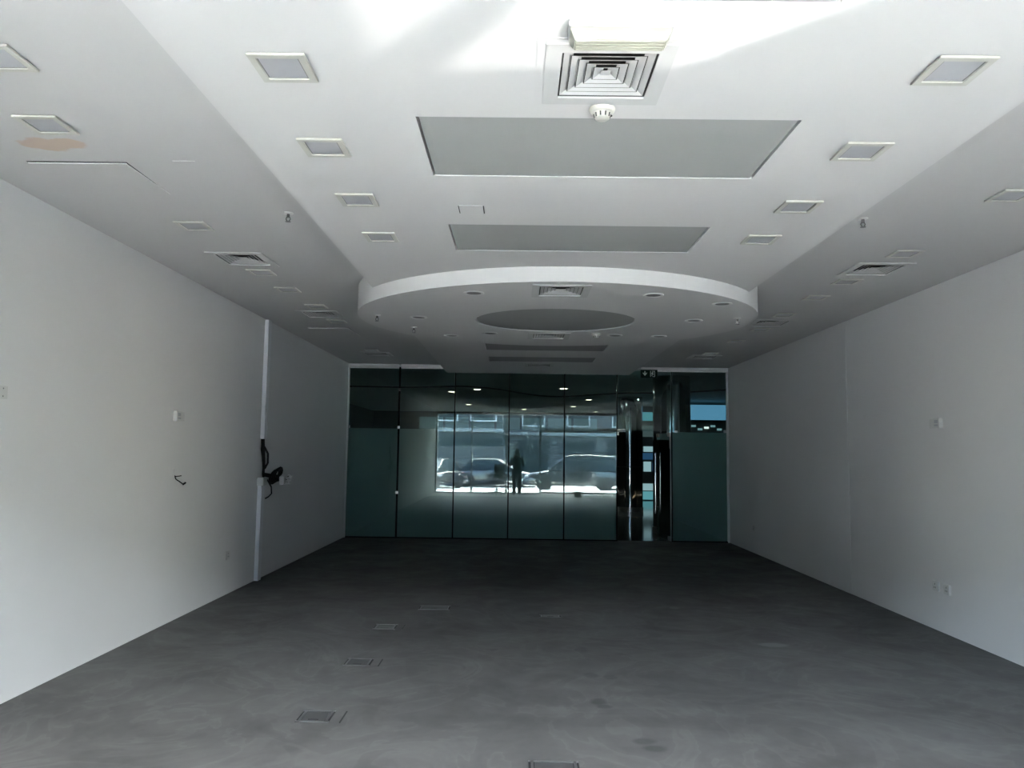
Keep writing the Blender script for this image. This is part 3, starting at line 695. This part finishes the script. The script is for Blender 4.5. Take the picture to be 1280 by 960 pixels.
def make_car(label, loc, rz, colour, suv=False):
    t = thing('parked_car', label, 'car', loc, (0, 0, rz), group='cars parked outside the shop')
    paint = mat('car_paint', colour, .25, .3, coat=.8)
    h0 = .28; hb = .92 if suv else .80; ht = 1.62 if suv else 1.36; hl = 2.25; hw = .88
    # lofted lower body: sections along x
    secs = [(-hl, hb-.22, .62), (-hl+.12, hb-.06, .80), (-1.5, hb, hw), (0, hb+.03, hw), (1.3, hb-.03, hw), (hl-.25, hb-.16, .80), (hl, hb-.34, .60)]
    V = []; Fs = []
    for x, zt, w in secs: V += [(x,-w,h0),(x,-w*1.02,h0+.25),(x,-w*.96,zt-.05),(x,-w*.85,zt),(x,w*.85,zt),(x,w*.96,zt-.05),(x,w*1.02,h0+.25),(x,w,h0)]
    for i in range(len(secs)-1):
        for k in range(8): Fs.append((i*8+k, i*8+(k+1)%8, i*8+8+(k+1)%8, i*8+8+k))
    Fs += [tuple(range(8))[::-1], tuple(len(secs)*8-8+k for k in range(8))]
    MB().add(V, Fs).build('body', paint, t, smooth=True, bevel=.015)
    cab = [(-2.0 if suv else -1.65, hb-.02, .78, hb-.02), (-1.75 if suv else -1.05, hb, .70, ht-.06), (-.6, hb, .66, ht), (.25, hb, .66, ht-.03), (1.15, hb, .74, hb+.02)]
    V = []; Fs = []
    for x, z0, w, zt in cab: V += [(x,-.80,z0),(x,-w,zt),(x,w,zt),(x,.80,z0)]
    for i in range(len(cab)-1):
        for k in range(4): Fs.append((i*4+k, i*4+(k+1)%4, i*4+4+(k+1)%4, i*4+4+k))
    Fs += [(3,2,1,0), tuple(len(cab)*4-4+k for k in range(4))]
    MB().add(V, Fs).build('greenhouse', M['winglass'], t, smooth=True)
    rf = []; Fs = []
    for x, z0, w, zt in cab[1:4]: rf += [(x,-w-.005,zt-.03),(x,-w+.06,zt+.012),(x,w-.06,zt+.012),(x,w+.005,zt-.03)]
    for i in range(2):
        for k in range(4): Fs.append((i*4+k, i*4+(k+1)%4, i*4+4+(k+1)%4, i*4+4+k))
    Fs += [(3,2,1,0),(8,9,10,11)]
    MB().add(rf, Fs).build('roof', paint, t, smooth=True)
    for s in (-1, 1):
        for a, bb in ((1, 0), (3, 4)):
            p0, p1 = cab[a], cab[bb]
            MB().tube([(p0[0], s*(p0[2]+.005), p0[3]), (p1[0], s*.80, p1[1]+.02)], .035, 6).build('pillar', paint, t)
        MB().cbox((.85, s*.98, hb+.10), (.12, .18, .13)).build('wing_mirror', paint, t, bevel=.03)
        MB().cbox((hl-.12, s*.58, hb-.30), (.2, .34, .13)).build('headlamp', M['lens'], t, bevel=.03)
        MB().cbox((-hl+.04, s*.62, hb-.16), (.1, .26, .16)).build('tail_lamp', M['red'], t, bevel=.02)
        for x in (-1.35, 1.35):
            wh = MB().lathe([(.20,-.11),(.31,-.11),(.335,-.08),(.335,.08),(.31,.11),(.20,.11),(.20,-.11)], (x, s*.80, .335), 24, 'y').build('wheel', M['black'], t, smooth=True)
            MB().lathe([(.0001,-.08),(.2,-.10),(.2,.10),(.0001,.08)], (x, s*.80, .335), 16, 'y').build('rim', M['steel'], wh, smooth=True)
    return t
M['red'] = mat('lamp_red', (.35, .02, .02), .3)
make_car('dark car parked at the far left in the reflection', (-3.9, -7.6, -.15), PI/2+.3, (.02,.02,.022))
make_car('dark low car parked behind in the reflection', (-1.2, -11.6, -.15), .05, (.05,.05,.055))
make_car('dark car parked on the right in the reflection', (2.6, -7.7, -.15), PI+.04, (.035,.037,.04), True)
make_car('grey car partly hidden at the far right in the reflection', (6.6, -9.9, -.15), .02, (.18,.18,.18))

# office chair beside the viewer
oc = thing('office_chair', 'black office chair on castors standing beside the photographer', 'chair', (-.72, -.42, 0), (0, 0, .35))
MB().lathe([(.0001,.10),(.03,.10),(.03,.30),(.018,.30),(.018,.44),(.0001,.44)], n=16).build('gas_lift', M['black'], oc, smooth=True)
for k in range(5):
    a = 2*PI*k/5; ca, sa = math.cos(a), math.sin(a)
    lg = MB().tube([(.02*ca,.02*sa,.12),(.28*ca,.28*sa,.08)], [.024,.016]).build('base_arm', M['black'], oc)
    MB().lathe([(.0001,-.02),(.026,-.02),(.026,.02),(.0001,.02)], (.28*ca, .28*sa, .027), 14, 'x').build('castor', M['black'], lg, smooth=True)
MB().cbox((0,0,.475), (.46,.46,.07)).build('seat', M['black'], oc, bevel=.025)
MB().tube([(0,-.2,.45),(0,-.27,.5),(0,-.27,.72)], .022).build('back_bar', M['black'], oc)
MB().cbox((0,-.25,.84), (.42,.06,.52)).build('backrest', M['black'], oc, bevel=.025)
for s in (-1, 1): MB().tube([(.23*s,.05,.46),(.27*s,.05,.52),(.27*s,.05,.66),(.27*s,-.12,.68),(.27*s,.12,.68)], .017).build('armrest', M['black'], oc)

# the photographer, standing behind the camera
def capsule(mb, a, b, ra, rb, n=14):
    a, b = Vector(a), Vector(b); d = (b-a); ln = d.length; t = d/ln if ln > 1e-6 else Vector((0,0,1))
    P = []; Rr = []
    for j in range(5):
        q = PI/2*(1-j/4); P.append(a - t*ra*math.sin(q)); Rr.append(max(1e-4, ra*math.cos(q)))
    for j in range(5):
        q = PI/2*j/4; P.append(b + t*rb*math.sin(q)); Rr.append(max(1e-4, rb*math.cos(q)))
    mb.tube(P, Rr, n)
def remeshed(mb, name, mtl, parent, vox, smooth=4):
    o = mb.build(name, mtl, parent); r = o.modifiers.new('r', 'REMESH'); r.mode = 'VOXEL'; r.voxel_size = vox
    s = o.modifiers.new('s', 'SMOOTH'); s.iterations = smooth; s.factor = .5
    bpy.context.view_layer.update()
    me = bpy.data.meshes.new_from_object(o.evaluated_get(bpy.context.evaluated_depsgraph_get()))
    o.modifiers.clear(); o.data = me; me.shade_smooth(); return o
M['skin'] = mat('skin', (.42, .26, .19), .55); M['hair'] = mat('hair', (.012, .01, .009), .5)
M['shirt'] = mat('dark_garment', (.018, .019, .022), .85); M['trouser'] = mat('dark_trousers', (.014, .014, .016), .85); M['shoe'] = mat('black_shoe', (.01,.01,.01), .35)
pe = thing('person', 'person in dark clothes holding up a phone, mirrored in the far glass', 'person', (0, -.42, 0))
arms = {s: ((.165*s, 0, 1.335), (.235*s, .10, 1.09), (.085*s, .315, 1.41)) for s in (-1, 1)}
b_ = MB()
capsule(b_, (0,0,.93), (0,0,1.08), .125, .115); capsule(b_, (0,0,1.08), (0,.005,1.28), .115, .135); capsule(b_, (-.10,0,1.31), (.10,0,1.31), .085, .085)
capsule(b_, (0,0,1.36), (0,.02,1.46), .055, .050)
b_.ellipsoid((0,.035,1.555), (.072,.092,.11), 20, 14); capsule(b_, (0,.06,1.49), (0,.085,1.47), .05, .035)
capsule(b_, (0,.125,1.565), (0,.142,1.535), .008, .013); capsule(b_, (-.02,.118,1.50), (.02,.118,1.50), .008, .008)
for s in (-1, 1):
    b_.ellipsoid((.074*s,.03,1.555), (.010,.018,.032), 10, 8); b_.ellipsoid((.03*s,.112,1.582), (.02,.012,.008), 10, 8)
    sh, elb, wr_ = arms[s]
    capsule(b_, sh, elb, .052, .040); capsule(b_, elb, wr_, .040, .026)
    palm0 = Vector(wr_); palm1 = Vector((.062*s, .365, 1.475)); capsule(b_, palm0, palm1, .024, .026)
    capsule(b_, palm0 + Vector((.012*s, .0, .01)), palm1 + Vector((.014*s, -.01, .015)), .02, .02)
    for k, (dz, ln) in enumerate(((.045,.9),(.025,1.0),(.005,.95),(-.015,.8))):
        k0 = palm1 + Vector((.012*s, .005, dz-.02)); k1 = k0 + Vector((.006*s, .032*ln, .006)); k2 = k1 + Vector((-.03*s*ln, .012, .004)); k3 = k2 + Vector((-.02*s*ln, -.004, .0))
        capsule(b_, k0, k1, .0095, .009, 8); capsule(b_, k1, k2, .009, .008, 8); capsule(b_, k2, k3, .008, .007, 8)
    t0 = palm0 + Vector((-.004*s, .01, .03)); t1 = t0 + Vector((-.012*s, .012, .035)); t2 = t1 + Vector((-.022*s, .028, .012))
    capsule(b_, t0, t1, .013, .011, 8); capsule(b_, t1, t2, .011, .008, 8)
    capsule(b_, (.085*s,0,.90), (.095*s,.01,.48), .085, .058); capsule(b_, (.095*s,.01,.48), (.10*s,-.01,.08), .056, .036)
    capsule(b_, (.10*s,-.02,.05), (.115*s,.13,.035), .036, .03)
remeshed(b_, 'body', M['skin'], pe, .006, 3)
g_ = MB()
capsule(g_, (0,0,.88), (0,0,1.08), .150, .138); capsule(g_, (0,0,1.08), (0,.005,1.28), .138, .152); capsule(g_, (-.115,0,1.315), (.115,0,1.315), .092, .092); capsule(g_, (0,0,1.36), (0,.005,1.40), .08, .066)
for s in (-1, 1):
    sh, elb, wr_ = arms[s]; capsule(g_, sh, elb, .068, .056); capsule(g_, elb, Vector(elb).lerp(Vector(wr_), .9), .056, .040)
remeshed(g_, 'jacket', M['shirt'], pe, .012, 4)
g_ = MB()
for s in (-1, 1): capsule(g_, (.07*s,0,.90), (.095*s,.01,.48), .112, .085); capsule(g_, (.095*s,.01,.48), (.10*s,-.01,.12), .085, .062)
remeshed(g_, 'trousers', M['trouser'], pe, .012, 4)
for s in (-1, 1):
    g_ = MB(); capsule(g_, (.10*s,-.04,.052), (.118*s,.14,.046), .048, .040); remeshed(g_, 'shoe', M['shoe'], pe, .01, 3)
    MB().ellipsoid((.03*s,.119,1.572), (.012,.008,.008), 12, 8).build('eye', M['white_pl'], pe, smooth=True)
g_ = MB(); g_.ellipsoid((0,.018,1.585), (.080,.092,.098), 20, 12); g_.ellipsoid((0,-.03,1.54), (.07,.05,.09), 16, 10)
remeshed(g_, 'hair', M['hair'], pe, .01, 3)
ph = thing('smartphone', 'black smartphone held up by the person in the mirrored view', 'phone', (0, -.022, 1.50))
MB().cbox((0,0,0), (.072,.008,.145)).build('body', M['black'], ph, bevel=.003)
MB().cbox((0,-.0045,0), (.066,.001,.135)).build('screen', M['winglass'], ph)
MB().lathe([(.0001,.004),(.006,.004),(.006,.006),(.0001,.006)], (.0,0,.055), 14, 'y').build('lens_ring', M['lamp_body'], ph)

# added lamp box out of view; cut mask imitates sun patches on ceiling
UX, UY, UZ, MZ = 2.2, .35, .05, .20
ul = thing('floor_uplight', 'boxed floor uplight right of the viewer throwing the bright ceiling patches', 'lamp', (UX, UY, 0))
patches = [[(-.36, 2.79), (.6, 2.74), (1.07, 2.3), (1.40, 2.0), (.24, 2.0), (.01, 2.3)], [(-.565, 2.70), (-.23, 2.3), (.02, 2.0), (-.62, 2.0)]]
kk = (MZ - UZ) / (S - UZ)
holes = [[((x-UX)*kk, (y-UY)*kk) for x, y in p] for p in patches]
bx0, bx1, by0, by1 = -.18, .06, -.05, .16
for a in ((bx0, bx1, by0, by0+.008), (bx0, bx1, by1-.008, by1), (bx0, bx0+.008, by0+.008, by1-.008), (bx1-.008, bx1, by0+.008, by1-.008)):
    MB().box(*a, .001, MZ).build('housing_side', M['lid'], ul)
mp = MB().box(bx0, bx1, by0, by1, MZ, MZ+.002).build('mask_plate', M['lid'], ul)
c = MB()
for h in holes: c.prism(h, MZ-.02, MZ+.02)
mp.parent = None; cut(mp, c); mp.parent = ul
MB().lathe([(.0001, .001), (.04, .001), (.04, .02), (.02, .035), (.0001, .035)], n=20).build('lamp_holder', M['steel'], ul, smooth=True)
ld = bpy.data.lights.new('uplight_bulb', 'SPOT'); ld.energy = 215; ld.spot_size = math.radians(100); ld.spot_blend = .1; ld.shadow_soft_size = .0022; ld.color = (1, .97, .93)
o = bpy.data.objects.new('uplight_bulb', ld); COL.objects.link(o); o.location = (UX, UY, UZ)
o.rotation_euler = (Vector((.35, 2.35, S)) - o.location).to_track_quat('-Z', 'Y').to_euler()
